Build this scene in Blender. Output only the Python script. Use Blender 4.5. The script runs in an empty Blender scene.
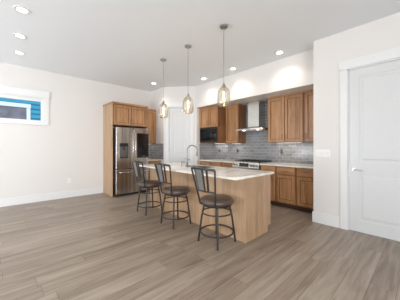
import bpy, bmesh, math, random
from mathutils import Vector, Matrix
S = bpy.context.scene
PI = math.pi
random.seed(4)

# ---------------------------------------------------------------- camera
cam = bpy.data.cameras.new('camera'); co = bpy.data.objects.new('camera', cam)
S.collection.objects.link(co); S.camera = co
co.location = (0, 0, 1.285)
co.rotation_euler = (PI/2, 0, math.radians(47.23 - 90))
cam.sensor_width = 36; cam.lens = 36*211/400; cam.shift_y = -3/400
cam.clip_start = 0.05

# ---------------------------------------------------------------- world, lights, exposure
W = bpy.data.worlds.new('sky'); S.world = W; W.use_nodes = True
bgn = W.node_tree.nodes['Background']
bgn.inputs['Color'].default_value = (0.72, 0.85, 1.0, 1); bgn.inputs['Strength'].default_value = 1.6

def area(name, loc, rot, sx, sy, power, col=(1, 1, 1), spread=180):
    l = bpy.data.lights.new(name, 'AREA'); l.shape = 'RECTANGLE'; l.size = sx; l.size_y = sy
    l.energy = power; l.color = col; l.spread = math.radians(spread)
    o = bpy.data.objects.new(name, l); S.collection.objects.link(o)
    o.location = loc; o.rotation_euler = rot
    return o
sun = bpy.data.lights.new('sun', 'SUN'); sun.energy = 3.2; sun.angle = math.radians(1); sun.color = (1, .97, .92)
so = bpy.data.objects.new('sun', sun); S.collection.objects.link(so)
so.rotation_euler = (math.radians(27), 0, math.radians(-12))
# daylight lamps at openings added out of view to light the room
area('added_daylight_side', (-4.6, 3.8, 1.35), (math.radians(94), 0, -PI/2), 4.2, 2.3, 52, (.93, .97, 1))
area('added_daylight_rear', (-2.2, -4.1, 1.45), (math.radians(94), 0, 0), 4.2, 2.1, 160, (.93, .97, 1), 125)
# unseen uplights added to brighten the ceiling
area('ceiling_fill_side', (-4.6, 3.8, .8), (math.radians(150), 0, -PI/2), 4.2, 1.0, 190, (.94, .97, 1))
area('ceiling_fill_rear', (-2.2, -4.1, .9), (math.radians(150), 0, 0), 4.2, 1.0, 225, (.94, .97, 1))

S.view_settings.view_transform = 'Standard'; S.view_settings.look = 'None'
S.view_settings.gamma = 1; S.view_settings.use_curve_mapping = False
S.view_settings.exposure = 0.06

# ---------------------------------------------------------------- materials
def sl(c):
    c = c/255
    return c/12.92 if c <= .04045 else ((c+.055)/1.055)**2.4
def rgb(*c): return (sl(c[0]), sl(c[1]), sl(c[2]), 1)
def new_mat(name):
    m = bpy.data.materials.new(name); m.use_nodes = True
    nt = m.node_tree; return m, nt, nt.nodes['Principled BSDF']
def nd(nt, t, **kw):
    n = nt.nodes.new(t)
    for k, v in kw.items(): setattr(n, k, v)
    return n
def mth(nt, op, a, b=None):
    n = nd(nt, 'ShaderNodeMath', operation=op)
    for i, v in enumerate((a, b)):
        if v is None: continue
        if isinstance(v, (int, float)): n.inputs[i].default_value = v
        else: nt.links.new(v, n.inputs[i])
    return n.outputs[0]
def ramp(nt, fac, stops):
    r = nd(nt, 'ShaderNodeValToRGB'); e = r.color_ramp.elements
    e[0].position, e[0].color = stops[0]; e[1].position, e[1].color = stops[-1]
    for p, c in stops[1:-1]:
        x = e.new(p); x.color = c
    nt.links.new(fac, r.inputs[0]); return r.outputs[0]
def simple(name, col, rough=.5, metal=0, bump=0, scale=60, var=0, coat=0):
    m, nt, b = new_mat(name)
    b.inputs['Base Color'].default_value = col; b.inputs['Roughness'].default_value = rough
    b.inputs['Metallic'].default_value = metal
    if coat: b.inputs['Coat Weight'].default_value = coat
    tc = nd(nt, 'ShaderNodeTexCoord'); no = nd(nt, 'ShaderNodeTexNoise'); no.inputs['Scale'].default_value = scale
    no.inputs['Detail'].default_value = 4
    nt.links.new(tc.outputs['Object'], no.inputs['Vector'])
    if bump:
        bp = nd(nt, 'ShaderNodeBump'); bp.inputs['Strength'].default_value = bump; bp.inputs['Distance'].default_value = .002
        nt.links.new(no.outputs['Fac'], bp.inputs['Height']); nt.links.new(bp.outputs[0], b.inputs['Normal'])
    v = var or .03
    c0 = tuple(x*(1-v) for x in col[:3])+(1,); c1 = tuple(min(1, x*(1+v)) for x in col[:3])+(1,)
    nt.links.new(ramp(nt, no.outputs['Fac'], [(.3, c0), (.7, c1)]), b.inputs['Base Color'])
    return m
def wood(name, dark, mid, light, axis='z', rough=.38):
    m, nt, b = new_mat(name)
    tc = nd(nt, 'ShaderNodeTexCoord'); mp = nd(nt, 'ShaderNodeMapping')
    sc = {'z': (9, 9, .8), 'x': (.8, 9, 9)}[axis]
    mp.inputs['Scale'].default_value = sc
    oi = nd(nt, 'ShaderNodeObjectInfo'); cx = nd(nt, 'ShaderNodeCombineXYZ')
    f = mth(nt, 'MULTIPLY', oi.outputs['Random'], 17.0)
    for i in range(3): nt.links.new(f, cx.inputs[i])
    nt.links.new(cx.outputs[0], mp.inputs['Location'])
    nt.links.new(tc.outputs['Object'], mp.inputs['Vector'])
    n1 = nd(nt, 'ShaderNodeTexNoise'); n1.inputs['Scale'].default_value = 1.6; n1.inputs['Detail'].default_value = 5
    n1.inputs['Distortion'].default_value = .5
    n2 = nd(nt, 'ShaderNodeTexNoise'); n2.inputs['Scale'].default_value = 9; n2.inputs['Detail'].default_value = 6
    nt.links.new(mp.outputs[0], n1.inputs['Vector']); nt.links.new(mp.outputs[0], n2.inputs['Vector'])
    s = mth(nt, 'ADD', mth(nt, 'MULTIPLY', n1.outputs['Fac'], .65), mth(nt, 'MULTIPLY', n2.outputs['Fac'], .35))
    s = mth(nt, 'ADD', s, mth(nt, 'MULTIPLY', mth(nt, 'SUBTRACT', oi.outputs['Random'], .5), .08))
    nt.links.new(ramp(nt, s, [(.34, dark), (.5, mid), (.66, light)]), b.inputs['Base Color'])
    b.inputs['Roughness'].default_value = rough
    bp = nd(nt, 'ShaderNodeBump'); bp.inputs['Strength'].default_value = .08; bp.inputs['Distance'].default_value = .001
    nt.links.new(n2.outputs['Fac'], bp.inputs['Height']); nt.links.new(bp.outputs[0], b.inputs['Normal'])
    return m
def floor_mat():
    m, nt, b = new_mat('greige_laminate_planks')
    g = nd(nt, 'ShaderNodeNewGeometry'); sp = nd(nt, 'ShaderNodeSeparateXYZ'); nt.links.new(g.outputs['Position'], sp.inputs[0])
    X, Y = sp.outputs['X'], sp.outputs['Y']
    PW, PL = .187, 1.32
    yr = mth(nt, 'DIVIDE', Y, PW); row = mth(nt, 'FLOOR', yr); fy = mth(nt, 'FRACT', yr)
    w1 = nd(nt, 'ShaderNodeTexWhiteNoise', noise_dimensions='1D'); nt.links.new(row, w1.inputs['W'])
    xo = mth(nt, 'ADD', mth(nt, 'DIVIDE', X, PL), mth(nt, 'MULTIPLY', w1.outputs['Value'], 7.3))
    col = mth(nt, 'FLOOR', xo); fx = mth(nt, 'FRACT', xo)
    cv = nd(nt, 'ShaderNodeCombineXYZ'); nt.links.new(row, cv.inputs[0]); nt.links.new(col, cv.inputs[1])
    w2 = nd(nt, 'ShaderNodeTexWhiteNoise', noise_dimensions='3D'); nt.links.new(cv.outputs[0], w2.inputs['Vector'])
    pid = w2.outputs['Value']
    gv = nd(nt, 'ShaderNodeCombineXYZ')
    nt.links.new(mth(nt, 'ADD', mth(nt, 'MULTIPLY', X, 1.1), mth(nt, 'MULTIPLY', pid, 40)), gv.inputs[0])
    nt.links.new(mth(nt, 'MULTIPLY', Y, 15.0), gv.inputs[1]); nt.links.new(mth(nt, 'MULTIPLY', pid, 60), gv.inputs[2])
    n1 = nd(nt, 'ShaderNodeTexNoise'); n1.inputs['Scale'].default_value = 1.0; n1.inputs['Detail'].default_value = 6
    n1.inputs['Distortion'].default_value = .8; n1.inputs['Roughness'].default_value = .6
    nt.links.new(gv.outputs[0], n1.inputs['Vector'])
    s = mth(nt, 'ADD', mth(nt, 'MULTIPLY', n1.outputs['Fac'], .86), mth(nt, 'MULTIPLY', pid, .14))
    base = ramp(nt, s, [(.3, rgb(112, 97, 84)), (.48, rgb(140, 125, 110)), (.68, rgb(163, 150, 136))])
    ey = mth(nt, 'MINIMUM', fy, mth(nt, 'SUBTRACT', 1, fy)); ex = mth(nt, 'MINIMUM', fx, mth(nt, 'SUBTRACT', 1, fx))
    gy = mth(nt, 'LESS_THAN', ey, .010); gx = mth(nt, 'LESS_THAN', ex, .0013)
    gap = mth(nt, 'MAXIMUM', gx, gy)
    mx = nd(nt, 'ShaderNodeMix', data_type='RGBA'); nt.links.new(mth(nt, 'MULTIPLY', gap, .7), mx.inputs[0])
    nt.links.new(base, mx.inputs[6]); mx.inputs[7].default_value = rgb(70, 58, 48)
    nt.links.new(mx.outputs[2], b.inputs['Base Color'])
    b.inputs['Roughness'].default_value = .36
    bp = nd(nt, 'ShaderNodeBump'); bp.inputs['Strength'].default_value = .25; bp.inputs['Distance'].default_value = .002
    nt.links.new(mth(nt, 'SUBTRACT', mth(nt, 'MULTIPLY', n1.outputs['Fac'], .4), gap), bp.inputs['Height'])
    nt.links.new(bp.outputs[0], b.inputs['Normal'])
    return m
def tile_mat():
    m, nt, b = new_mat('glossy_grey_subway_tile')
    g = nd(nt, 'ShaderNodeNewGeometry'); sp = nd(nt, 'ShaderNodeSeparateXYZ'); nt.links.new(g.outputs['Position'], sp.inputs[0])
    cv = nd(nt, 'ShaderNodeCombineXYZ')
    nt.links.new(mth(nt, 'ADD', sp.outputs['X'], sp.outputs['Y']), cv.inputs[0])
    nt.links.new(mth(nt, 'SUBTRACT', sp.outputs['Z'], .906), cv.inputs[1])
    br = nd(nt, 'ShaderNodeTexBrick'); nt.links.new(cv.outputs[0], br.inputs['Vector'])
    br.inputs['Scale'].default_value = 1; br.inputs['Brick Width'].default_value = .155; br.inputs['Row Height'].default_value = .0775
    br.inputs['Mortar Size'].default_value = .004; br.inputs['Mortar Smooth'].default_value = .1; br.inputs['Bias'].default_value = 0
    br.inputs['Color1'].default_value = rgb(124, 126, 128); br.inputs['Color2'].default_value = rgb(146, 147, 149)
    br.inputs['Mortar'].default_value = rgb(170, 169, 167)
    nt.links.new(br.outputs['Color'], b.inputs['Base Color'])
    nt.links.new(mth(nt, 'ADD', mth(nt, 'MULTIPLY', br.outputs['Fac'], .5), .12), b.inputs['Roughness'])
    no = nd(nt, 'ShaderNodeTexNoise'); no.inputs['Scale'].default_value = 14; nt.links.new(cv.outputs[0], no.inputs['Vector'])
    bp = nd(nt, 'ShaderNodeBump'); bp.inputs['Strength'].default_value = .35; bp.inputs['Distance'].default_value = .004
    nt.links.new(mth(nt, 'SUBTRACT', mth(nt, 'MULTIPLY', no.outputs['Fac'], .5), br.outputs['Fac']), bp.inputs['Height'])
    nt.links.new(bp.outputs[0], b.inputs['Normal'])
    return m
def steel_mat(name, col, rough=.26, streak='x', var=.25):
    m, nt, b = new_mat(name)
    b.inputs['Metallic'].default_value = 1; b.inputs['Roughness'].default_value = rough
    tc = nd(nt, 'ShaderNodeTexCoord'); mp = nd(nt, 'ShaderNodeMapping')
    mp.inputs['Scale'].default_value = (14, 14, .25) if streak == 'x' else (2, 2, 2)
    nt.links.new(tc.outputs['Object'], mp.inputs['Vector'])
    no = nd(nt, 'ShaderNodeTexNoise'); no.inputs['Scale'].default_value = 1; no.inputs['Detail'].default_value = 3
    nt.links.new(mp.outputs[0], no.inputs['Vector'])
    c0 = tuple(x*(1-var) for x in col[:3])+(1,); c1 = tuple(min(1, x*(1+var)) for x in col[:3])+(1,)
    nt.links.new(ramp(nt, no.outputs['Fac'], [(.35, c0), (.65, c1)]), b.inputs['Base Color'])
    bp = nd(nt, 'ShaderNodeBump'); bp.inputs['Strength'].default_value = .3; bp.inputs['Distance'].default_value = .004
    nt.links.new(no.outputs['Fac'], bp.inputs['Height']); nt.links.new(bp.outputs[0], b.inputs['Normal'])
    return m
def quartz_mat():
    m, nt, b = new_mat('veined_white_quartz')
    tc = nd(nt, 'ShaderNodeNewGeometry')
    n1 = nd(nt, 'ShaderNodeTexNoise'); n1.inputs['Scale'].default_value = 2.2; n1.inputs['Detail'].default_value = 7; n1.inputs['Distortion'].default_value = 1.6
    n2 = nd(nt, 'ShaderNodeTexNoise'); n2.inputs['Scale'].default_value = 90; n2.inputs['Detail'].default_value = 2
    nt.links.new(tc.outputs['Position'], n1.inputs['Vector']); nt.links.new(tc.outputs['Position'], n2.inputs['Vector'])
    s = mth(nt, 'ADD', mth(nt, 'MULTIPLY', n1.outputs['Fac'], .8), mth(nt, 'MULTIPLY', n2.outputs['Fac'], .2))
    nt.links.new(ramp(nt, s, [(.36, rgb(222, 208, 188)), (.46, rgb(236, 228, 214)), (.56, rgb(243, 238, 227)), (.66, rgb(230, 219, 203))]), b.inputs['Base Color'])
    b.inputs['Roughness'].default_value = .16
    return m
def glass_mat(name, tint=(1, 1, 1, 1), lo=.04, hi=.55, bump=0):
    m, nt, b = new_mat(name); nt.nodes.remove(b)
    out = [n for n in nt.nodes if n.type == 'OUTPUT_MATERIAL'][0]
    tr = nd(nt, 'ShaderNodeBsdfTransparent'); tr.inputs[0].default_value = tint
    gl = nd(nt, 'ShaderNodeBsdfGlossy'); gl.inputs['Roughness'].default_value = .04
    lw = nd(nt, 'ShaderNodeLayerWeight'); lw.inputs['Blend'].default_value = .35
    mr = nd(nt, 'ShaderNodeMapRange'); mr.inputs['To Min'].default_value = lo; mr.inputs['To Max'].default_value = hi
    nt.links.new(lw.outputs['Facing'], mr.inputs['Value'])
    mx = nd(nt, 'ShaderNodeMixShader'); nt.links.new(mr.outputs[0], mx.inputs[0])
    nt.links.new(tr.outputs[0], mx.inputs[1]); nt.links.new(gl.outputs[0], mx.inputs[2]); nt.links.new(mx.outputs[0], out.inputs[0])
    if bump:
        tc = nd(nt, 'ShaderNodeTexCoord'); no = nd(nt, 'ShaderNodeTexVoronoi'); no.inputs['Scale'].default_value = 60
        nt.links.new(tc.outputs['Object'], no.inputs['Vector'])
        bp = nd(nt, 'ShaderNodeBump'); bp.inputs['Strength'].default_value = bump; bp.inputs['Distance'].default_value = .003
        nt.links.new(no.outputs['Distance'], bp.inputs['Height']); nt.links.new(bp.outputs[0], gl.inputs['Normal'])
    return m
def emit_mat(name, col, st):
    m, nt, b = new_mat(name); b.inputs['Base Color'].default_value = (.8, .8, .8, 1)
    b.inputs['Emission Color'].default_value = col; b.inputs['Emission Strength'].default_value = st
    return m
def siding_mat():
    m, nt, b = new_mat('blue_lap_siding_paint')
    g = nd(nt, 'ShaderNodeNewGeometry'); no = nd(nt, 'ShaderNodeTexNoise'); no.inputs['Scale'].default_value = 12
    nt.links.new(g.outputs['Position'], no.inputs['Vector'])
    nt.links.new(ramp(nt, no.outputs['Fac'], [(.3, rgb(20, 128, 160)), (.7, rgb(30, 140, 172))]), b.inputs['Base Color'])
    b.inputs['Roughness'].default_value = .6
    return m

M = {}
M['wall'] = simple('warm_white_wall_paint', rgb(223, 219, 215), .75, bump=.15, scale=250)
M['ceiling'] = simple('flat_white_ceiling_paint', rgb(234, 237, 240), .85, bump=.2, scale=180)
M['trim'] = simple('white_trim_paint', rgb(226, 226, 225), .4)
M['door'] = simple('white_door_paint', rgb(212, 212, 212), .35)
M['floor'] = floor_mat()
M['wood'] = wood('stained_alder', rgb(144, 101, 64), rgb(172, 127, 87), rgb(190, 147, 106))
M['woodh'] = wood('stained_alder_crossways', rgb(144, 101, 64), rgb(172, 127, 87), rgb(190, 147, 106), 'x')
M['wood_shaded'] = wood('shaded_alder', rgb(104, 68, 42), rgb(130, 88, 57), rgb(148, 104, 70))  # stain darkened: shade in the door gaps put into the body colour
M['dark_strip'] = wood('dark_alder', rgb(84, 52, 30), rgb(104, 66, 40), rgb(120, 80, 50))
M['panel'] = wood('daylit_alder_panel', rgb(162, 129, 98), rgb(176, 143, 111), rgb(188, 157, 126))  # same stain lightened: daylight on these panels put into the colour
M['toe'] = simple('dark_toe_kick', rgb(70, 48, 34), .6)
M['tile'] = tile_mat()
M['quartz'] = quartz_mat()
M['steel'] = steel_mat('brushed_stainless', (.50, .46, .43, 1), .22, 'x', .38)
M['steel2'] = steel_mat('smooth_stainless', (.62, .60, .57, 1), .25, 'z', .1)
M['nickel'] = simple('satin_nickel', (.55, .53, .50, 1), .3, 1)
M['pull'] = simple('dark_satin_nickel', (.2, .18, .16, 1), .4, .8)
M['chrome'] = simple('dark_brushed_chrome', (.22, .22, .225, 1), .28, 1)
M['blackglass'] = simple('black_glass', (.006, .006, .008, 1), .06, coat=.5)
M['black'] = simple('black_plastic', (.02, .02, .02, 1), .4)
M['iron'] = simple('cast_iron_grate', (.03, .027, .025, 1), .6, bump=.3)
M['stoolmetal'] = simple('hammered_bronze_metal', rgb(56, 51, 49), .36, .4, bump=.4, scale=90)
M['leather'] = simple('dark_brown_leather', rgb(80, 66, 59), .3, bump=.35, scale=120, var=.15)
M['mesh'] = simple('grey_woven_panel', rgb(118, 119, 118), .5, .3, bump=.4, scale=300, var=.1)
M['glass'] = glass_mat('window_glass', (.97, .98, .98, 1), .015, .2)
M['jar'] = glass_mat('seeded_clear_glass', (.975, .95, .90, 1), .07, .48, .5)
M['bulbglass'] = glass_mat('bulb_glass', (1, .93, .8, 1), .03, .3)
M['filament'] = emit_mat('lit_filament', (1, .76, .44, 1), 18)
M['led'] = emit_mat('lit_led_lens', (1, .97, .92, 1), 9)
M['plastic'] = simple('white_plastic', rgb(236, 235, 232), .35)
M['greyplastic'] = simple('grey_plastic', rgb(112, 110, 108), .35)
M['softled'] = emit_mat('dim_led_lens', (1, .93, .84, 1), 3.5)
M['siding'] = siding_mat()
M['housetrim'] = simple('white_exterior_trim', rgb(215, 222, 226), .6)
M['darkglass'] = simple('reflective_grey_glass', rgb(118, 114, 124), .1, var=.25, scale=5)
M['grass'] = simple('lawn', rgb(84, 104, 58), .9, bump=.5, scale=30, var=.3)
M['display'] = emit_mat('unlit_display', (.1, .3, .25, 1), .0); M['display'].node_tree.nodes['Principled BSDF'].inputs['Base Color'].default_value = (.015, .02, .022, 1)
M['display'].node_tree.nodes['Principled BSDF'].inputs['Roughness'].default_value = .1
M['canopy'] = simple('brushed_nickel', (.42, .39, .36, 1), .35, .9)

# ---------------------------------------------------------------- mesh helpers
class MB:
    def __init__(s): s.bm = bmesh.new()
    def box(s, x0, x1, y0, y1, z0, z1, bev=0):
        r = bmesh.ops.create_cube(s.bm, size=1, matrix=Matrix.Translation(((x0+x1)/2, (y0+y1)/2, (z0+z1)/2)) @ Matrix.Diagonal((abs(x1-x0), abs(y1-y0), abs(z1-z0), 1)))
        if bev:
            es = list({e for v in r['verts'] for e in v.link_edges})
            bmesh.ops.bevel(s.bm, geom=es, offset=bev, segments=2, affect='EDGES', profile=.6)
        return s
    def prism(s, pts, z0, z1):                       # footprint polygon raised to a height
        a = [s.bm.verts.new((x, y, z0)) for x, y in pts]; b = [s.bm.verts.new((x, y, z1)) for x, y in pts]
        n = len(pts); s.bm.faces.new(a[::-1]); s.bm.faces.new(b)
        for i in range(n): s.bm.faces.new((a[i], a[(i+1) % n], b[(i+1) % n], b[i]))
        return s
    def hull8(s, lo, hi):                            # two quads (lists of 4 points) joined as a solid
        a = [s.bm.verts.new(p) for p in lo]; b = [s.bm.verts.new(p) for p in hi]
        s.bm.faces.new(a[::-1]); s.bm.faces.new(b)
        for i in range(4): s.bm.faces.new((a[i], a[(i+1) % 4], b[(i+1) % 4], b[i]))
        return s
    def lathe(s, prof, n=28, c=(0, 0), close=False):
        rings = []
        for r, z in prof:
            if r < 1e-5: rings.append([s.bm.verts.new((c[0], c[1], z))])
            else: rings.append([s.bm.verts.new((c[0]+r*math.cos(2*PI*i/n), c[1]+r*math.sin(2*PI*i/n), z)) for i in range(n)])
        prs = list(zip(rings, rings[1:]))
        if close: prs.append((rings[-1], rings[0]))
        for A, B in prs:
            for i in range(n):
                j = (i+1) % n
                if len(A) == 1 and len(B) == 1: continue
                if len(A) == 1: f = (A[0], B[j], B[i])
                elif len(B) == 1: f = (A[i], A[j], B[0])
                else: f = (A[i], A[j], B[j], B[i])
                try: s.bm.faces.new(f)
                except ValueError: pass
        return s
    def tube(s, pts, r, n=10, closed=False, flat=1.0, up=None):   # sweep of a (possibly flattened) circle
        P = [Vector(p) for p in pts]; N = len(P)
        rs = r if isinstance(r, (list, tuple)) else [r]*N
        rings = []; prev = None
        for i in range(N):
            if closed: t = (P[(i+1) % N]-P[i-1]).normalized()
            else: t = (P[min(i+1, N-1)]-P[max(i-1, 0)]).normalized()
            if up is not None: u = Vector(up)
            elif prev is not None: u = prev
            else: u = Vector((0, 0, 1)) if abs(t.z) < .9 else Vector((1, 0, 0))
            u = (u - t*u.dot(t)).normalized(); prev = u; v = t.cross(u)
            rings.append([s.bm.verts.new(P[i]+u*rs[i]*math.cos(2*PI*k/n)+v*rs[i]*flat*math.sin(2*PI*k/n)) for k in range(n)])
        for i in range(N if closed else N-1):
            A, B = rings[i], rings[(i+1) % N]
            for k in range(n): s.bm.faces.new((A[k], A[(k+1) % n], B[(k+1) % n], B[k]))
        if not closed:
            s.bm.faces.new(rings[0][::-1]); s.bm.faces.new(rings[-1])
        return s
    def build(s, name, mat, parent=None, smooth=False, loc=None, rz=0):
        bmesh.ops.recalc_face_normals(s.bm, faces=s.bm.faces)
        me = bpy.data.meshes.new(name); s.bm.to_mesh(me); s.bm.free()
        me.materials.append(mat)
        o = bpy.data.objects.new(name, me); S.collection.objects.link(o)
        if parent: o.parent = parent
        if loc: o.location = loc
        o.rotation_euler = (0, 0, rz)
        if smooth:
            for p in me.polygons: p.use_smooth = True
            me.set_sharp_from_angle(angle=math.radians(40))
        return o
def tag(o, label=None, cat=None, group=None, kind=None):
    if label: o['label'] = label
    if cat: o['category'] = cat
    if group: o['group'] = group
    if kind: o['kind'] = kind
    return o
def thing(name, label, cat, loc=(0, 0, 0), rz=0, group=None, kind=None):
    o = bpy.data.objects.new(name, None); S.collection.objects.link(o); o.empty_display_size = .1
    o.location = loc; o.rotation_euler = (0, 0, rz)
    return tag(o, label, cat, group, kind)
def copy_tree(o, parent=None):
    c = o.copy(); S.collection.objects.link(c)
    if parent: c.parent = parent
    for ch in [k for k in S.objects if k.parent == o and k is not c]: copy_tree(ch, c)
    return c
def struct(o): o['kind'] = 'structure'; return o

# ---------------------------------------------------------------- room dimensions
H = 3.10
YW = 6.21          # wall with the high window and the refrigerator
XD = 3.90          # wall with the white door
XB = 4.92          # wall with the range
XR = 3.53          # short return wall beside the corner counter
A0, A1 = 1.34, 4.66   # range alcove
X0, Y0 = -4.5, -4.0
SOF, SX = 2.452, 4.18

struct(MB().box(X0-.1, XB+.1, Y0-.1, YW+.1, -.12, 0).build('floor', M['floor']))
struct(MB().box(X0-.1, XB+.1, Y0-.1, YW+.1, H, H+.12).build('ceiling', M['ceiling']))
# window wall with the opening cut out
wx0, wx1, wz0, wz1 = -.95, .675, 1.875, 2.435
w = MB().box(X0-.1, wx0, YW, YW+.14, 0, H).box(wx1, XR+.01, YW, YW+.14, 0, H).box(wx0, wx1, YW, YW+.14, 0, wz0).box(wx0, wx1, YW, YW+.14, wz1, H)
struct(w.build('wall_left', M['wall']))
# return wall, its face towards the corner counter, then the diagonal pantry wall
P1 = Vector((XR, 5.43)); P2 = Vector((SX, 4.72)); dv = (P2-P1).normalized(); nv = Vector((-dv.y, dv.x))  # nv points away from the room
if nv.dot(Vector((1, 1))) < 0: nv = -nv
L = (P2-P1).length
oc = L/2; ow = .335; dh = 2.487            # pantry opening half width / height
def dp(u, v): q = P1 + dv*u + nv*v; return (q.x, q.y)
w = MB()
w.prism([(XR, 5.43), (XR, YW+.14), (XR+.12, YW+.14), (XR+.12, 5.48)], 0, H)
w.prism([dp(0, 0), dp(oc-ow, 0), dp(oc-ow, .12), dp(.03, .12)], 0, H)
w.prism([dp(oc+ow, 0), dp(L, 0), (SX+.1, 4.72), dp(oc+ow, .12)], 0, H)
w.prism([dp(oc-ow, 0), dp(oc+ow, 0), dp(oc+ow, .12), dp(oc-ow, .12)], dh, H)
w.box(SX, XB, A1, 4.78, 0, H)
struct(w.build('wall_pantry', M['wall']))
struct(MB().box(XB, XB+.12, A0-.02, A1+.12, 0, H).build('wall_range', M['wall']))
# white door wall with its opening
dy0, dy1 = .03, .851
w = MB().box(XD, XD+.12, Y0-.1, dy0, 0, H).box(XD, XD+.12, dy1, A0, 0, H).box(XD, XD+.12, dy0, dy1, 2.487, H).box(XD+.12, XB+.12, A0-.12, A0, 0, H)
struct(w.build('wall_right', M['wall']))
struct(MB().box(SX, XB-.002, A0+.001, A1-.001, SOF, H-.002).build('wall_soffit', M['wall']))
# walls behind the photographer with window openings added to light the room
w = MB().box(X0-.12, X0, Y0-.1, 1.7, 0, H).box(X0-.12, X0, 5.9, YW+.14, 0, H).box(X0-.12, X0, 1.7, 5.9, 2.5, H).box(X0-.12, X0, 1.7, 5.9, 0, .2)
struct(w.build('wall_patio', M['wall']))
w = MB().box(X0, -4.3, Y0-.12, Y0, 0, H).box(-.1, XD, Y0-.12, Y0, 0, H).box(-4.3, -.1, Y0-.12, Y0, 2.5, H).box(-4.3, -.1, Y0-.12, Y0, 0, .4)
struct(w.build('wall_rear', M['wall']))
f = MB()
for yy in (1.7, 3.1, 4.5, 5.84): f.box(X0-.08, X0-.02, yy, yy+.06, .2, 2.5)
for zz in (.2, 2.44): f.box(X0-.08, X0-.02, 1.7, 5.9, zz, zz+.06)
struct(f.build('added_window_side', M['trim']))
f = MB()
for xx in (-4.3, -2.9, -1.5, -.16): f.box(xx, xx+.06, Y0-.08, Y0-.02, .4, 2.5)
for zz in (.4, 2.44): f.box(-4.3, -.1, Y0-.08, Y0-.02, zz, zz+.06)
struct(f.build('added_window_rear', M['trim']))
# baseboards
BH = .175
def bb(name, pts):
    struct(MB().prism(pts, 0.001, BH).build(name, M['trim']))
struct(MB().box(X0, 2.028, YW-.016, YW-.001, .001, BH, .003).build('baseboard_left', M['trim']))
m_ = MB().box(XD-.016, XD-.001, dy1+.1, A0+.014, .001, BH, .003)
m_.box(XD-.016, XD-.001, Y0, dy0-.1, .001, BH, .003)
m_.box(XD-.016, 4.28, A0+.001, A0+.015, .001, BH, .003)
struct(m_.build('baseboard_right', M['trim']))

# ---------------------------------------------------------------- high window
win = thing('window_1', None, None, (0, YW, 0), 0, kind='structure')
f = MB()
f.box(wx0-.11, wx1+.10, -.022, -.001, wz1, wz1+.015)
f.box(wx0-.13, wx1+.12, -.034, -.001, wz1+.015, wz1+.165, .003)
f.box(wx0-.145, wx1+.13, -.045, -.001, wz1+.165, wz1+.187, .003)
f.box(wx1, wx1+.10, -.02, -.001, wz0-.075, wz1, .003).box(wx0-.115, wx0, -.02, -.001, wz0-.075, wz1, .003)
f.box(wx0, wx1, -.02, -.001, wz0-.075, wz0, .003)
f.box(wx0+.001, wx0+.02, -.001, .13, wz0+.001, wz1-.001).box(wx1-.02, wx1-.001, -.001, .13, wz0+.001, wz1-.001)
f.box(wx0+.02, wx1-.02, -.001, .13, wz1-.02, wz1-.001).box(wx0+.02, wx1-.02, -.001, .13, wz0+.001, wz0+.02)
f.build('window_casing', M['trim'], win)
f = MB(); a, b_, c, d = wx0+.02, wx1-.02, wz0+.02, wz1-.02; t = .028
f.box(a, a+t, .01, .06, c, d, .004).box(b_-t, b_, .01, .06, c, d, .004).box(a+t, b_-t, .01, .06, d-t*2.2, d, .004).box(a+t, b_-t, .01, .06, c, c+t*.6, .004)
f.build('window_frame', M['trim'], win)
MB().box(a+t, b_-t, .032, .038, c+t*.6, d-t*2.2).build('pane', M['glass'], win)

# ---------------------------------------------------------------- doors
def panel_door(wd, ht, th, panels, st=.125):
    """leaf in local x 0..wd, front at y=0, thickness towards +y; panels = list of (z0,z1)"""
    m = MB(); m.box(0, wd, .008, th-.008, 0, ht)
    for ys in ((0, .008), (th-.008, th)):
        m.box(0, st, ys[0], ys[1], 0, ht).box(wd-st, wd, ys[0], ys[1], 0, ht)
        zs = [0]+[z for p in panels for z in p]+[ht]
        for i in range(0, len(zs), 2): m.box(st, wd-st, ys[0], ys[1], zs[i], zs[i+1])
    for z0, z1 in panels:                     # raised field with a sloping border
        g, h = .03, .055
        m.hull8([(st+g, .008, z0+g), (wd-st-g, .008, z0+g), (wd-st-g, .008, z1-g), (st+g, .008, z1-g)],
                [(st+h, .002, z0+h), (wd-st-h, .002, z0+h), (wd-st-h, .002, z1-h), (st+h, .002, z1-h)])
    return m
def casing(m, x0, x1, ht, cw=.092, hd=.14):
    m.box(x0-cw, x0+.004, -.018, -.001, .001, ht, .002).box(x1-.004, x1+cw, -.018, -.001, .001, ht, .002)
    m.box(x0-cw-.018, x1+cw+.018, -.028, -.001, ht, ht+hd, .003)
    m.box(x0-.001+.001, x0+.018, -.001, .115, .001, ht).box(x1-.018, x1, -.001, .115, .001, ht).box(x0, x1, -.001, .115, ht-.018, ht)
def lever(root, x, z, dirx=1):
    r = MB(); r.bm = bmesh.new()
    r.tube([(x, -.001, z), (x, -.012, z)], .027, 18).tube([(x, -.012, z), (x, -.045, z)], .010, 12)
    r.tube([(x, -.05, z), (x+dirx*.03, -.052, z+.001), (x+dirx*.115, -.05, z-.004)], [.011, .010, .008], 10, flat=.8)
    return r.build('door_handle', M['nickel'], root, True)
dr = thing('door_1', None, None, (XD, dy1, 0), -PI/2, kind='structure')
m_ = MB(); casing(m_, 0, dy1-dy0, 2.487); m_.build('door_casing', M['trim'], dr)
lf = panel_door(.775, 2.452, .04, [(.175, .88), (1.045, 2.33)]).build('door_leaf', M['door'], dr, loc=(.023, .004, .012))
lever(lf, .062, .928)
MB().box(-.002, .003, -.0015, .03, .80, .95).build('strike_plate', M['nickel'], lf, loc=(0, 0, 0))
pr = thing('door_2', None, None, (P1.x, P1.y, 0), math.atan2(dv.y, dv.x), kind='structure')
m_ = MB(); casing(m_, oc-ow, oc+ow, dh, .085); m_.build('door_casing', M['trim'], pr)
lf = panel_door(2*ow-.045, dh-.035, .04, [(.2, .9), (1.06, dh-.16)], .11).build('door_leaf', M['door'], pr, loc=(oc-ow+.0225, .006, .012))
h_ = MB()
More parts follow.
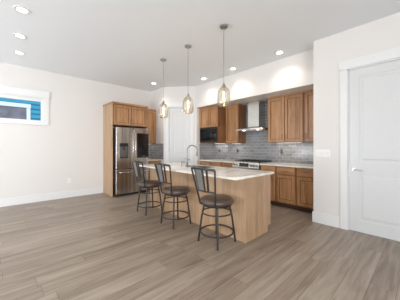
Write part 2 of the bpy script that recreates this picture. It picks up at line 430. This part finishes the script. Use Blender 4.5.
for z in (.25, 1.2, 2.2): h_.tube([(-.004, -.006, z-.045), (-.004, -.006, z+.045)], .006, 8)
h_.build('hinge', M['nickel'], lf)
lever(lf, 2*ow-.11, .93, -1)

# ---------------------------------------------------------------- cabinets
def shaker(m, x0, x1, z0, z1, y, st=.058, th=.02):
    """front frame and recessed panel; back face at y, front at y-th"""
    m.box(x0, x0+st, y-th, y, z0, z1, .0015).box(x1-st, x1, y-th, y, z0, z1, .0015)
    m.box(x0+st, x1-st, y-th, y, z1-st, z1, .0015).box(x0+st, x1-st, y-th, y, z0, z0+st, .0015)
    m.box(x0+st-.002, x1-st+.002, y-.005, y-.0005, z0+st-.002, z1-st+.002)
def pull(parent, x, z, y, vert=True, ln=.13):
    h = MB(); q = ln/2
    if vert:
        h.tube([(x, y-.028, z-q), (x, y-.028, z+q)], .0055, 8)
        for s in (-.36, .36): h.tube([(x, y-.001, z+s*ln), (x, y-.028, z+s*ln)], .0045, 8)
    else:
        h.tube([(x-q, y-.028, z), (x+q, y-.028, z)], .0055, 8)
        for s in (-.36, .36): h.tube([(x+s*ln, y-.001, z), (x+s*ln, y-.028, z)], .0045, 8)
    return h.build('handle', M['pull'], parent, True)
def doors(root, x0, x1, z0, z1, y, n=1, pulls='bottom', hinge='l', mat='wood'):
    wd = (x1-x0)/n
    for i in range(n):
        a, b = x0+i*wd+.009, x0+(i+1)*wd-.009
        m = MB(); shaker(m, a, b, z0+.008, z1-.008, y)
        d = m.build('cabinet_door', M[mat], root)
        q = MB(); e0, e1, f0, f1, g = a+.058, b-.058, z0+.066, z1-.066, .009  # darker strips along the inner border of each door panel
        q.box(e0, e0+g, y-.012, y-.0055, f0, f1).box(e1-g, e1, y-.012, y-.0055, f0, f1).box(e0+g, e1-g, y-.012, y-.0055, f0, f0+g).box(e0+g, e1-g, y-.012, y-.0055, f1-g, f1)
        q.build('panel_edge_strip', M['dark_strip'], d)
        if n == 2: hx = b-.03 if i == 0 else a+.03
        else: hx = b-.03 if hinge == 'l' else a+.03
        hz = z0+.12 if pulls == 'bottom' else z1-.12
        pull(d, hx, hz, y-.02)
def drawer(root, x0, x1, z0, z1, y):
    m = MB(); a, b = x0+.009, x1-.009
    m.box(a, b, y-.02, y, z0+.008, z1-.008, .002)
    d = m.build('drawer', M['woodh'], root); pull(d, (a+b)/2, (z0+z1)/2, y-.02, False)
def upper(name, label, loc, rz, w_, dep, z0, z1, n, crown=True, hinge='l', group=None, side='wood_shaded', ct=.05):
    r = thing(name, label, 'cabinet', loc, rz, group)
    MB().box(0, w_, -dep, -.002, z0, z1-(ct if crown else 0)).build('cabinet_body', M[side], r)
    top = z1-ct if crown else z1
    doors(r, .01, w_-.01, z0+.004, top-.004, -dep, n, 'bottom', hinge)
    if crown:
        MB().box(-.0, w_+.0, -dep-.03, -.002, top, z1, .004).build('crown_moulding', M['woodh'], r)
    return r
def base(label, loc, rz, w_, dep, n=1, drw=True, hinge='l', group=None):
    r = thing('base_cabinet', label, 'cabinet', loc, rz, group)
    MB().box(0, w_, -dep, -.002, .10, .872).build('cabinet_body', M['wood_shaded'], r)
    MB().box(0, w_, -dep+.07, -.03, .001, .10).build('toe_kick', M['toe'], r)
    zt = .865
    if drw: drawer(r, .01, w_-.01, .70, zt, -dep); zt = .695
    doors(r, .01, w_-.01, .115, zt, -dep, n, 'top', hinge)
    return r
RZ = -PI/2
# refrigerator enclosure
g = thing('refrigerator_cabinet', 'tall alder cabinet surround over and beside the steel refrigerator', 'cabinet', (2.035, YW, 0))
MB().box(0, .02, -.67, -.002, .001, 2.41).build('side_panel', M['panel'], g)
MB().box(1.005, 1.022, -.62, -.002, .001, 2.41).build('side_panel', M['wood_shaded'], g)
MB().box(.021, 1.004, -.65, -.002, 1.86, 2.41).build('cabinet_body', M['wood_shaded'], g)
doors(g, .035, 1.0, 1.865, 2.402, -.65, 2, 'bottom')
MB().box(-.012, 1.02, -.705, -.002, 2.41, 2.462, .004).build('crown_moulding', M['woodh'], g)
upper('wall_cabinet', 'narrow single-door wall cabinet in the corner right of the refrigerator', (3.06, YW, 0), 0, .465, .33, 1.39, 2.462, 1)
base('base cabinet in the corner right of the refrigerator, under a short white counter', (3.06, YW, 0), 0, .465, .61, 1)
# range wall (local x runs from the pantry towards the white door)
def rl(y): return (XB, y, 0)
BD = XB-4.31
upper('wall_cabinet', 'two-door wall cabinet right above the black built-in microwave', rl(4.645), RZ, .745, XB-4.29, 1.845, SOF-.002, 2, ct=.03)
mc = thing('microwave_cubby', 'deep open wood cubby that holds the black microwave', 'cabinet', rl(4.645), RZ)
m_ = MB(); D = XB-4.29
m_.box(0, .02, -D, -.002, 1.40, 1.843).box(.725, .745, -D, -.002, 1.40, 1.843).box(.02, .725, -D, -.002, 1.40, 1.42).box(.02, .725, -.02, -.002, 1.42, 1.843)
m_.build('cabinet_body', M['wood_shaded'], mc)
upper('wall_cabinet', 'plain single-door wall cabinet between microwave and steel range hood', rl(3.893), RZ, .455, .33, 1.39, SOF-.002, 1, ct=.03)
upper('wall_cabinet', 'two-door wall cabinet just right of the steel range hood', rl(2.59), RZ, .83, .33, 1.39, SOF-.002, 2, ct=.03)
upper('wall_cabinet', 'rightmost wall cabinet, cut off by the corner of the door wall', rl(1.757), RZ, .41, .33, 1.39, SOF-.002, 1, ct=.03, hinge='r')
base('leftmost base cabinet of the range wall, beside the pantry door', rl(4.645), RZ, .42, BD)
base('middle one of the three base cabinets left of the range', rl(4.222), RZ, .42, BD)
base('base cabinet touching the left side of the range', rl(3.799), RZ, .405, BD)
base('base cabinet touching the right side of the range', rl(2.61), RZ, .375, BD)
base('middle one of the three base cabinets right of the range', rl(2.232), RZ, .425, BD, hinge='r')
base('rightmost base cabinet, ending at the corner of the door wall', rl(1.804), RZ, .43, BD)
# countertops
def ctop(label, x0, x1, y0, y1):
    tag(MB().box(x0, x1, y0, y1, .874, .905, .003).build('countertop', M['quartz']), label, 'countertop')
ctop('short white quartz countertop in the corner right of the refrigerator', 3.062, XR-.004, 5.57, YW-.002)
ctop('white quartz countertop under the microwave, left of the range', 4.275, XB-.002, 3.397, A1-.004)
ctop('white quartz countertop right of the range, ending at the door wall', 4.275, XB-.002, A0+.018, 2.612)
# backsplash
tag(MB().box(XB-.012, XB-.001, A0+.02, A1-.014, .906, 1.388).box(XB-.012, XB-.001, 2.593, 3.435, 1.389, SOF-.003).build('tile_backsplash', M['tile']),
    'grey subway tile backsplash behind the range, rising behind the hood', 'backsplash')
tag(MB().box(4.29, XB-.0125, A1-.013, A1-.001, .906, 1.388).build('tile_backsplash', M['tile']),
    'grey tile backsplash return at the pantry end of the range counter', 'backsplash')
tag(MB().box(3.06, XR-.013, YW-.012, YW-.001, .906, 1.388).build('tile_backsplash', M['tile']),
    'small grey tile backsplash right beside the refrigerator', 'backsplash')
tag(MB().box(XR-.012, XR-.001, 5.44, YW-.001, .906, 1.388).build('tile_backsplash', M['tile']),
    'grey tile strip on the return wall left of the pantry door', 'backsplash')

# ---------------------------------------------------------------- refrigerator
fr = thing('refrigerator', 'stainless french-door refrigerator with black glass panel in right door', 'refrigerator', (2.083, YW, 0))
FW = .935
MB().box(.005, FW-.005, -.745, -.04, .02, 1.785).build('body', M['black'], fr)
MB().box(.02, FW-.02, -.775, -.746, .01, .06).build('base_grille', M['black'], fr)
yd0, yd1 = -.815, -.748
ld = MB().box(.002, FW/2-.003, yd0, yd1, .712, 1.80, .012).build('door', M['steel'], fr); ld['label'] = 'left door with water dispenser'
rd = MB().box(FW/2+.003, FW-.002, yd0, yd1, .712, 1.80, .012).build('door', M['steel'], fr); rd['label'] = 'right door with black glass panel'
fz = MB().box(.002, FW-.002, yd0, yd1, .065, .70, .012).build('freezer_drawer', M['steel'], fr)
def fh(parent, pts):
    return MB().tube(pts, .011, 10).build('handle', M['steel2'], parent, True)
for d, x in ((ld, FW/2-.035), (rd, FW/2+.035)):
    y = yd0-.05
    fh(d, [(x, yd0-.001, .86), (x, y, .90), (x, y-.004, 1.25), (x, y, 1.62), (x, yd0-.001, 1.66)])
y = yd0-.045; fh(fz, [(.09, yd0-.001, .625), (.12, y, .625), (FW/2, y-.004, .625), (FW-.12, y, .625), (FW-.09, yd0-.001, .625)])
ds = MB(); u0, u1 = .085, .315
ds.box(u0, u1, yd0-.004, yd0-.0005, 1.30, 1.385, .0015)
ds.box(u0, u0+.02, yd0-.006, yd0-.0005, .99, 1.30).box(u1-.02, u1, yd0-.006, yd0-.0005, .99, 1.30).box(u0+.02, u1-.02, yd0-.006, yd0-.0005, .99, 1.02)
dsp = ds.build('dispenser_frame', M['blackglass'], ld)
MB().box(u0+.02, u1-.02, yd0-.002, yd0-.0005, 1.02, 1.30).build('dispenser_recess', M['chrome'], ld)
MB().lathe([(0, 1.20), (.018, 1.20), (.03, 1.28), (0, 1.28)], 14, ((u0+u1)/2, yd0-.02)).build('spout', M['black'], ld)
MB().box(.565, FW-.02, yd0-.004, yd0-.0005, .99, 1.66, .0015).build('glass_panel', M['blackglass'], rd)

# ---------------------------------------------------------------- microwave
mw = thing('microwave', 'black built-in microwave under a two-door cabinet', 'microwave', (XB, 4.645, 0), RZ)
MB().box(.023, .722, -.60, -.025, 1.422, 1.840).build('body', M['black'], mw)
MB().box(.021, .724, -.648, -.601, 1.423, 1.839, .003).build('trim_frame', M['black'], mw)
md = MB().box(.055, .55, -.664, -.649, 1.47, 1.79, .004).build('door', M['blackglass'], mw)
MB().box(.10, .49, -.6655, -.6645, 1.52, 1.74).build('window', M['display'], md)
MB().tube([(.535, -.665, 1.50), (.535, -.685, 1.52), (.535, -.685, 1.74), (.535, -.665, 1.76)], .006, 8).build('handle', M['black'], md, True)
kp = MB().box(.555, .69, -.662, -.649, 1.47, 1.79, .003).build('control_panel', M['blackglass'], mw)
k = MB()
for i in range(3):
    for j in range(4): k.box(.575+i*.035, .60+i*.035, -.6635, -.6625, 1.50+j*.045, 1.53+j*.045)
k.build('keypad', M['display'], kp)

# ---------------------------------------------------------------- range hood
hd = thing('range_hood', 'stainless chimney range hood above the range', 'range hood', (XB-.013, 3.0, 0), RZ)
MB().box(-.16, .16, -.30, -.001, 1.80, SOF-.003, .002).build('chimney', M['steel2'], hd)
m_ = MB(); zc = 1.705
m_.box(-.38, .38, -.50, -.001, zc, zc+.038, .002)
m_.hull8([(-.378, -.498, zc+.038), (.378, -.498, zc+.038), (.378, -.001, zc+.038), (-.378, -.001, zc+.038)],
         [(-.165, -.305, zc+.094), (.165, -.305, zc+.094), (.165, -.001, zc+.094), (-.165, -.001, zc+.094)])
m_.build('canopy', M['steel2'], hd)
for sx_ in (-.2, .2):
    MB().tube([(sx_, -.42, zc-.004), (sx_, -.42, zc-.0005)], .03, 16).build('lamp_lens', M['led'], hd)
m_ = MB()
for i in range(4): m_.box(-.04+i*.022, -.026+i*.022, -.503, -.5005, zc+.012, zc+.026)
m_.build('button_row', M['black'], hd)
m_ = MB().box(-.33, .33, -.36, -.05, zc-.006, zc-.0005)
m_.build('grease_filter', M['nickel'], hd)

# ---------------------------------------------------------------- range
rg = thing('range', 'stainless slide-in gas range with front knobs under the hood', 'stove', (XB-.013, 3.0, 0), RZ)
RW = .378
MB().box(-RW, RW, -.60, -.001, .02, .872).build('body', M['steel2'], rg)
MB().box(-RW, RW, -.63, -.001, .873, .918, .004).build('cooktop', M['steel2'], rg)
cp = MB().hull8([(-RW, -.66, .79), (RW, -.66, .79), (RW, -.601, .79), (-RW, -.601, .79)], [(-RW, -.645, .915), (RW, -.645, .915), (RW, -.632, .915), (-RW, -.632, .915)]).build('control_panel', M['steel2'], rg)
MB().hull8([(-.17, -.6605, .808), (.10, -.6605, .808), (.10, -.655, .808), (-.17, -.655, .808)], [(-.17, -.651, .898), (.10, -.651, .898), (.10, -.645, .898), (-.17, -.645, .898)]).build('display', M['display'], cp)
for x in (-.33, -.245, .165, .245, .325):
    MB().tube([(x, -.652, .852), (x, -.675, .850), (x, -.688, .849)], [.027, .024, .021], 16).build('knob', M['steel2'], cp, True)
od = MB().box(-RW+.003, RW-.003, -.645, -.601, .20, .785, .005).build('oven_door', M['steel2'], rg)
MB().box(-.25, .25, -.648, -.6455, .33, .62).build('oven_window', M['blackglass'], od)
MB().tube([(-.33, -.646, .735), (-.32, -.69, .735), (.32, -.69, .735), (.33, -.646, .735)], .012, 10).build('handle', M['steel2'], od, True)
MB().box(-RW+.003, RW-.003, -.635, -.601, .04, .19, .005).build('drawer', M['steel2'], rg)
for gx in (-.245, 0, .245):
    m_ = MB(); a, b = gx-.115, gx+.115
    for yy in (-.56, -.31, -.06): m_.box(a, b, yy-.007, yy+.007, .937, .951)
    for xx in (a+.007, gx, b-.007): m_.box(xx-.007, xx+.007, -.56, -.06, .9375, .9505)
    for xx in (a+.01, b-.01):
        for yy in (-.555, -.065): m_.box(xx-.008, xx+.008, yy-.008, yy+.008, .919, .94)
    m_.build('burner_grate', M['iron'], rg)
    for yy in ((-.44, -.18) if gx else (-.31,)):
        MB().lathe([(0, .919), (.045, .919), (.045, .926), (.03, .932), (0, .932)], 16, (gx, yy)).build('burner', M['iron'], rg)

# ---------------------------------------------------------------- island
isl = thing('kitchen_island', 'wood panelled kitchen island behind the three stools', 'kitchen island', (2.36, 1.65, 0))
IL, IW = 2.50, .645
MB().box(.02, IW-.02, .02, IL-.02, .10, .70).box(.02, IW-.02, .02, 1.05, .70, .872).box(.02, IW-.02, 1.73, IL-.02, .70, .872).box(.02, .10, 1.05, 1.73, .70, .872).box(.60, IW-.02, 1.05, 1.73, .70, .872).build('cabinet_body', M['panel'], isl)
MB().box(0, IW-.08, 0.0, .019, .001, .873).box(IW-.08, IW, 0.0, .019, .10, .873).build('end_panel', M['panel'], isl)
MB().box(0, IW-.08, IL-.019, IL, .001, .873).box(IW-.08, IW, IL-.019, IL, .10, .873).build('end_panel', M['panel'], isl)
m_ = MB().box(.0, .0195, .0195, 1.235, .001, .873)
m_.build('back_panel', M['panel'], isl)
MB().box(.0, .0195, 1.241, IL-.0195, .001, .873).build('back_panel', M['panel'], isl)
MB().box(-.009, -.0005, 1.215, 1.262, .001, .873, .002).build('batten', M['panel'], isl)
MB().box(-.009, -.0005, -.006, .032, .001, .873, .002).build('corner_trim', M['panel'], isl)
MB().box(-.009, -.0005, IL-.032, IL+.006, .001, .873, .002).build('corner_trim', M['panel'], isl)
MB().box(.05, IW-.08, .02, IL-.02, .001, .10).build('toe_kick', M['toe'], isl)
for i in range(5):                                    # kitchen side doors, facing +x
    y0 = .02+i*.492; m_ = MB(); st = .058; x = IW-.019
    y1 = y0+.484; z0, z1 = .115, .865
    m_.box(x, x+.02, y0, y0+st, z0, z1).box(x, x+.02, y1-st, y1, z0, z1).box(x, x+.02, y0+st, y1-st, z1-st, z1).box(x, x+.02, y0+st, y1-st, z0, z0+st).box(x, x+.01, y0+st, y1-st, z0+st, z1-st)
    d = m_.build('cabinet_door', M['wood'], isl)
    MB().tube([(x+.045, y1-.03, .70), (x+.045, y1-.03, .83)], .0055, 8).tube([(x+.02, y1-.03, .715), (x+.045, y1-.03, .715)], .0045, 8).tube([(x+.02, y1-.03, .815), (x+.045, y1-.03, .815)], .0045, 8).build('handle', M['nickel'], d, True)
# island counter with the sink cutout
tx0, tx1, ty0, ty1 = 2.085, 3.035, 1.605, 4.18
sx0, sx1, sy0, sy1 = 2.60, 2.945, 2.72, 3.36
m_ = MB()
m_.box(tx0, sx0, ty0, ty1, .875, .906).box(sx1, tx1, ty0, ty1, .875, .906).box(sx0, sx1, ty0, sy0, .875, .906).box(sx0, sx1, sy1, ty1, .875, .906)
bmesh.ops.remove_doubles(m_.bm, verts=m_.bm.verts, dist=.0001)
tag(m_.build('countertop', M['quartz']), 'long veined white quartz countertop on the island, over the stools', 'countertop')
sk = thing('sink', 'dark steel undermount sink set into the island counter', 'sink', (sx0, sy0, 0))
w_, l_ = sx1-sx0-.004, sy1-sy0-.004
m_ = MB(); t = .003
m_.box(.004, .007, .004, l_, .72, .9035).box(w_-.003, w_, .004, l_, .72, .9035).box(.007, w_-.003, .004, .007, .72, .9035).box(.007, w_-.003, l_-.003, l_, .72, .9035).box(.004, w_, .004, l_, .717, .72)
m_.build('basin', M['steel2'], sk)
MB().lathe([(0, .7205), (.04, .7205), (.04, .724), (.03, .7225), (0, .7225)], 18, (w_/2, l_/2)).build('drain', M['nickel'], sk)
fc = thing('faucet', 'tall gooseneck pull-down faucet at the island sink', 'faucet', (2.555, 3.12, .9065), 0)
fdir = math.radians(-32)
fx, fy = math.cos(fdir), math.sin(fdir)
MB().lathe([(0, 0), (.028, 0), (.028, .006), (.021, .014), (.019, .10), (.0, .10)], 20).build('base', M['chrome'], fc, True)
pts = [(0, 0, .09), (0, 0, .20), (0, 0, .29)]
R_ = .098
for i in range(0, 13):
    a = PI-i*PI*1.08/12
    pts.append((fx*(R_+R_*math.cos(a)), fy*(R_+R_*math.cos(a)), .31+R_*math.sin(a)))
MB().tube(pts, .0125, 12).build('spout', M['chrome'], fc, True)
e = Vector(pts[-1]); dd = (Vector(pts[-1])-Vector(pts[-2])).normalized()
MB().tube([e, e+dd*.02, e+dd*.085], [.014, .018, .019], 14).build('spray_head', M['chrome'], fc, True)
MB().tube([(0, 0, .13), (fx*.0+fy*-.05, -fx*-.05*-1, .135), (fy*-.085, fx*.085*-1*-1, .15)], [.010, .008, .006], 10).build('lever', M['chrome'], fc, True)
sdp = thing('soap_dispenser', 'short chrome soap dispenser left of the island faucet', 'soap dispenser', (2.555, 3.29, .9065))
MB().lathe([(0, 0), (.02, 0), (.02, .006), (.009, .012), (.009, .055), (0, .055)], 16).build('base', M['chrome'], sdp, True)
MB().tube([(0, 0, .05), (0, 0, .085), (.012, -.004, .093), (.06, -.03, .088)], [.008, .007, .007, .005], 10).build('pump', M['chrome'], sdp, True)

# ---------------------------------------------------------------- stools (facing +x)
def arc(r0, z, n=40): return [(r0*math.cos(2*PI*i/n), r0*math.sin(2*PI*i/n), z) for i in range(n)]
def make_stool(label):
    r = thing('bar_stool', label, 'stool', (0, 0, 0), 0)
    G = M['stoolmetal']
    for k in range(4):
        a = PI/4+k*PI/2; c, s_ = math.cos(a), math.sin(a)
        MB().tube([(c*q, s_*q, z) for q, z in ((.165, .515), (.187, .43), (.205, .34), (.222, .22), (.236, .12), (.250, .003))], .0135, 10).build('leg', G, r, True)
    MB().tube(arc(.198, .405), .009, 8, True, up=(0, 0, 1)).build('ring', G, r, True)
    MB().tube(arc(.222, .145), .011, 8, True, up=(0, 0, 1)).build('foot_ring', G, r, True)
    MB().lathe([(.0, .500), (.155, .500), (.200, .505), (.206, .514), (.206, .530), (.0, .530)], 36).build('seat_frame', G, r, True)
    MB().lathe([(0, .531), (.205, .531), (.222, .538), (.229, .555), (.228, .573), (.218, .588), (.195, .600), (.13, .609), (0, .613)], 40).build('seat', M['leather'], r, True)
    # curved back: parameter u in -1..1 across, z height
    def bp(u, z):
        t = (z-.53)/(.99-.53)
        hw = .138+.075*t
        x = -.196-.085*t**1.1 - .030*(1-u*u)+.015
        return Vector((x, u*hw, z))
    o = MB().tube([bp(-1+i*.1, .715) for i in range(21)], .012, 8, flat=.7, up=(0, 0, 1)).build('backrest_frame', G, r, True)
    for s_ in (-1, 1):
        bk = MB().tube([Vector((-.150, s_*.120, .517)), Vector((-.178, s_*.135, .525))]+[bp(s_, z) for z in (.56, .65, .74, .83, .92, 1.0)], .013, 8, flat=.9)
        bk.build('back_post', G, o, True)
    MB().tube([bp(-1+i*.1, 1.0+.012*(1-(-1+i*.1)**2)) for i in range(21)], .016, 8, flat=.62, up=(0, 0, 1)).build('top_rail', G, o, True)
    def strip(u0, u1, th):
        m = MB(); zs = [.72, .80, .90, 1.0]; us = [u0+(u1-u0)*i/4 for i in range(5)]
        g0 = [[m.bm.verts.new(bp(u, z)+Vector((-th/2, 0, 0))) for u in us] for z in zs]
        g1 = [[m.bm.verts.new(bp(u, z)+Vector((th/2, 0, 0))) for u in us] for z in zs]
        for i in range(3):
            for j in range(4):
                m.bm.faces.new((g0[i][j], g0[i+1][j], g0[i+1][j+1], g0[i][j+1])); m.bm.faces.new((g1[i][j], g1[i][j+1], g1[i+1][j+1], g1[i+1][j]))
            m.bm.faces.new((g0[i][0], g1[i][0], g1[i+1][0], g0[i+1][0])); m.bm.faces.new((g0[i][4], g0[i+1][4], g1[i+1][4], g1[i][4]))
        for j in range(4):
            m.bm.faces.new((g0[0][j], g0[0][j+1], g1[0][j+1], g1[0][j])); m.bm.faces.new((g0[3][j], g1[3][j], g1[3][j+1], g0[3][j+1]))
        return m
    for (a, b) in ((.57, .67), (-.17, -.05), (-.50, -.38)):
        strip(a, b, .012).build('slat', G, o)
    strip(-.045, .565, .008).build('woven_panel', M['mesh'], o)['label'] = 'grey woven panel in the stool back'
    return r
st = make_stool('dark metal bar stool with brown round seat, nearest the free end of the island')
s2 = copy_tree(st); s3 = copy_tree(st)
st.location = (2.117, 1.952, 0)
s2.location = (2.106, 2.876, 0); s2['label'] = 'middle one of the three dark metal bar stools along the island'
s3.location = (2.112, 3.757, 0); s3['label'] = 'dark metal bar stool nearest the steel refrigerator'
for o in (st, s2, s3): o['group'] = 'bar stools along the island'

# ---------------------------------------------------------------- pendants
def make_pendant(label):
    r = thing('pendant_lamp', label, 'pendant lamp', (0, 0, H), 0)
    MB().lathe([(0, -.001), (.062, -.001), (.062, -.018), (.055, -.026), (.012, -.03), (0, -.03)], 28).build('canopy', M['canopy'], r, True)
    MB().tube([(0, 0, -.028), (0, 0, -.86)], .0045, 8).build('rod', M['canopy'], r, True)
    MB().lathe([(0, -.85), (.010, -.852), (.013, -.875), (.028, -.892), (.029, -.925), (.018, -.93), (.018, -.975), (0, -.975)], 22).build('socket', M['canopy'], r, True)
    prof = [(.030, -.905), (.032, -.915), (.052, -.928), (.074, -.948), (.088, -.975), (.095, -1.02), (.097, -1.08), (.096, -1.14), (.090, -1.18), (.076, -1.205), (.050, -1.217), (0, -1.220)]
    inn = [(x-.003 if x > .003 else 0, z+(.003 if x < .08 and z < -1.1 else 0)) for x, z in prof][::-1]
    MB().lathe(prof+inn, 32).build('glass_shade', M['jar'], r, True)
    b = MB().lathe([(.013, -.976), (.014, -.99), (.024, -1.03), (.030, -1.075), (.026, -1.115), (.012, -1.14), (0, -1.143)], 18).build('bulb', M['bulbglass'], r, True)
    MB().tube([(0, 0, -.985), (.006, 0, -1.0), (.010, .003, -1.06), (.004, -.003, -1.115), (-.006, .002, -1.115), (-.010, 0, -1.06), (-.006, 0, -1.0)], .0045, 6).build('filament', M['filament'], b, True)
    return r
p1 = make_pendant('clear glass jar pendant lamp nearest the white door, largest in view')
p2 = copy_tree(p1); p3 = copy_tree(p1)
p1.location = (2.41, 2.08, H)
p2.location = (2.415, 2.925, H); p2['label'] = 'middle one of the three clear glass pendant lamps over the island'
p3.location = (2.415, 3.73, H); p3['label'] = 'clear glass pendant lamp nearest the refrigerator, smallest in view'
for p in (p1, p2, p3):
    p['group'] = 'pendant lamps over the island'
    l = bpy.data.lights.new('pendant_light', 'POINT'); l.energy = 2.5; l.color = (1, .75, .5); l.shadow_soft_size = .02
    o = bpy.data.objects.new('pendant_light', l); S.collection.objects.link(o); o.location = (p.location.x, p.location.y, H-1.16)

# ---------------------------------------------------------------- recessed lights
def make_down(label):
    r = thing('recessed_light', label, 'ceiling light', (0, 0, H), 0)
    MB().lathe([(.055, -.001), (.095, -.001), (.093, -.007), (.075, -.010), (.058, -.006)], 30, close=True).build('trim_ring', M['trim'], r, True)
    MB().lathe([(0, -.003), (.056, -.003), (.056, -.001), (0, -.001)], 30).build('lens', M['led'], r)
    return r
dl = [((.167, 3.65), 'round recessed ceiling light nearest the photographer, of the three at left'),
      ((.185, 4.53), 'middle round recessed ceiling light of the three at left'),
      ((.205, 5.35), 'round recessed ceiling light closest above the high window'),
      ((3.87, 1.935), 'round recessed ceiling light near the white door wall corner'),
      ((3.88, 3.07), 'middle round recessed ceiling light in front of the soffit'),
      ((3.88, 4.04), 'round recessed ceiling light in front of the soffit nearest the pantry'),
      ((3.12, 5.31), 'round recessed ceiling light in front of the refrigerator corner')]
d0 = make_down(dl[0][1])
for i, (p, lb) in enumerate(dl):
    o = d0 if i == 0 else copy_tree(d0)
    o.location = (p[0], p[1], H); o['label'] = lb; o['group'] = 'recessed ceiling lights'
    l = bpy.data.lights.new('downlight', 'SPOT'); l.energy = 14 if i < 3 else 19; l.spot_size = math.radians(135); l.spot_blend = .8
    l.color = (1, .95, .88); l.shadow_soft_size = .06
    q = bpy.data.objects.new('downlight', l); S.collection.objects.link(q); q.location = (p[0], p[1], H-.02)

for (x, y) in ((.17, 1.95), (1.3, -.1), (-.1, -1.6)):      # downlights added out of view to brighten the floor near the camera
    t_ = struct(MB().lathe([(0, H-.003), (.056, H-.003), (.058, H-.006), (.093, H-.007), (.095, H-.001), (0, H-.001)], 30, (x, y)).build('added_downlight_trim', M['trim']))
    l = bpy.data.lights.new('downlight', 'SPOT'); l.energy = 60 if x > 1 else 42; l.spot_size = math.radians(95); l.spot_blend = .8
    l.color = (1, .95, .88); l.shadow_soft_size = .06
    q = bpy.data.objects.new('downlight', l); S.collection.objects.link(q); q.location = (x, y, H-.02)

# ---------------------------------------------------------------- outlets and switches
def plate(name, label, cat, loc, rz, w_, h_, n, kind, mat='plastic'):
    r = thing(name, label, cat, loc, rz)
    MB().box(-w_/2, w_/2, -.007, -.001, -h_/2, h_/2, .002).build('cover_plate', M[mat], r)
    for i in range(n):
        x = (i-(n-1)/2)*.046
        if kind == 'switch': MB().box(x-.016, x+.016, -.0105, -.0072, -.033, .033, .0012).build('rocker', M['trim'], r)
        else:
            for z in (-.02, .02): MB().box(x-.016, x+.016, -.0095, -.0072, z-.014, z+.014, .001).build('socket', M['trim' if mat == 'plastic' else 'black'], r)
plate('light_switch', 'white four-gang light switch plate beside the white door', 'light switch', (XD, 1.19, 1.18), RZ, .21, .115, 4, 'switch')
plate('wall_outlet', 'white outlet low on the wall below the high window', 'outlet', (1.2, YW, .43), 0, .075, .115, 1, 'o')
plate('wall_outlet', 'grey outlet in the tile right of the range', 'outlet', (XB-.012, 2.40, 1.17), RZ, .075, .115, 1, 'o', 'greyplastic')
plate('wall_outlet', 'outlet in the tile just left of the range', 'outlet', (XB-.012, 3.71, 1.18), RZ, .075, .115, 1, 'o', 'greyplastic')
plate('wall_outlet', 'outlet in the tile below the microwave', 'outlet', (XB-.012, 4.40, 1.18), RZ, .075, .115, 1, 'o', 'greyplastic')

# under-cabinet strips
def strip(label, x, y, rz, ln):
    r = thing('under_cabinet_light', label, 'light', (x, y, 1.388), rz)
    MB().box(-ln/2, ln/2, -.012, .012, -.009, -.001, .002).build('housing', M['trim'], r)
    MB().box(-ln/2+.01, ln/2-.01, -.008, .008, -.011, -.0095).build('lens', M['softled'], r)
strip('thin light strip under the corner cabinet beside the refrigerator', 3.29, 6.0, 0, .3)
strip('thin light strip under the single-door cabinet left of the hood', 4.78, 3.66, RZ, .3)
r = thing('under_cabinet_light', 'thin light strip under the black microwave', 'light', (4.78, 4.27, 1.399), RZ)
MB().box(-.2, .2, -.012, .012, -.009, -.001, .002).build('housing', M['trim'], r)
MB().box(-.19, .19, -.008, .008, -.011, -.0095).build('lens', M['softled'], r)

strip('thin light strip under the two-door cabinet right of the hood', 4.78, 2.17, RZ, .6)
for x, y, ln, e in ((3.29, 6.0, .3, .5), (4.78, 4.27, .4, .9), (4.78, 3.66, .3, .6), (4.78, 2.17, .6, 1.3)):   # their light
    rot = (0, 0, 0) if x < 4 else (0, 0, RZ)
    area('under_cabinet_glow', (x, y, 1.376), rot, ln, .03, e, (1, .93, .84))

# ---------------------------------------------------------------- outside: neighbour's house and ground
tag(MB().box(-9, 9, YW+.3, 16, -.35, -.3).build('lawn', M['grass']), kind='structure')
nb = thing('neighbor_house', 'blue lap-sided house seen through the high window', 'house', (0, 9.1, -.3))
m_ = MB(); z = 0.0
while z < 5.2:
    m_.hull8([(-5, -.028, z), (5, -.028, z), (5, .1, z), (-5, .1, z)], [(-5, -.002, z+.16), (5, -.002, z+.16), (5, .1, z+.16), (-5, .1, z+.16)]); z += .16
m_.build('siding', M['siding'], nb)
nw = MB(); a, b_, c, d = -1.1, .53, 2.0, 2.885
nw.box(a-.10, b_+.11, -.06, -.03, d, d+.13).box(b_, b_+.10, -.055, -.03, c-.1, d).box(a-.1, a, -.055, -.03, c-.1, d).box(a, b_, -.055, -.03, c-.1, c)
nwo = nw.build('window_trim', M['housetrim'], nb)
MB().box(a, b_, -.04, -.03, c, d).build('pane', M['darkglass'], nwo)
MB().box(-.22, -.16, -.05, -.035, c, d).build('mullion', M['housetrim'], nwo)
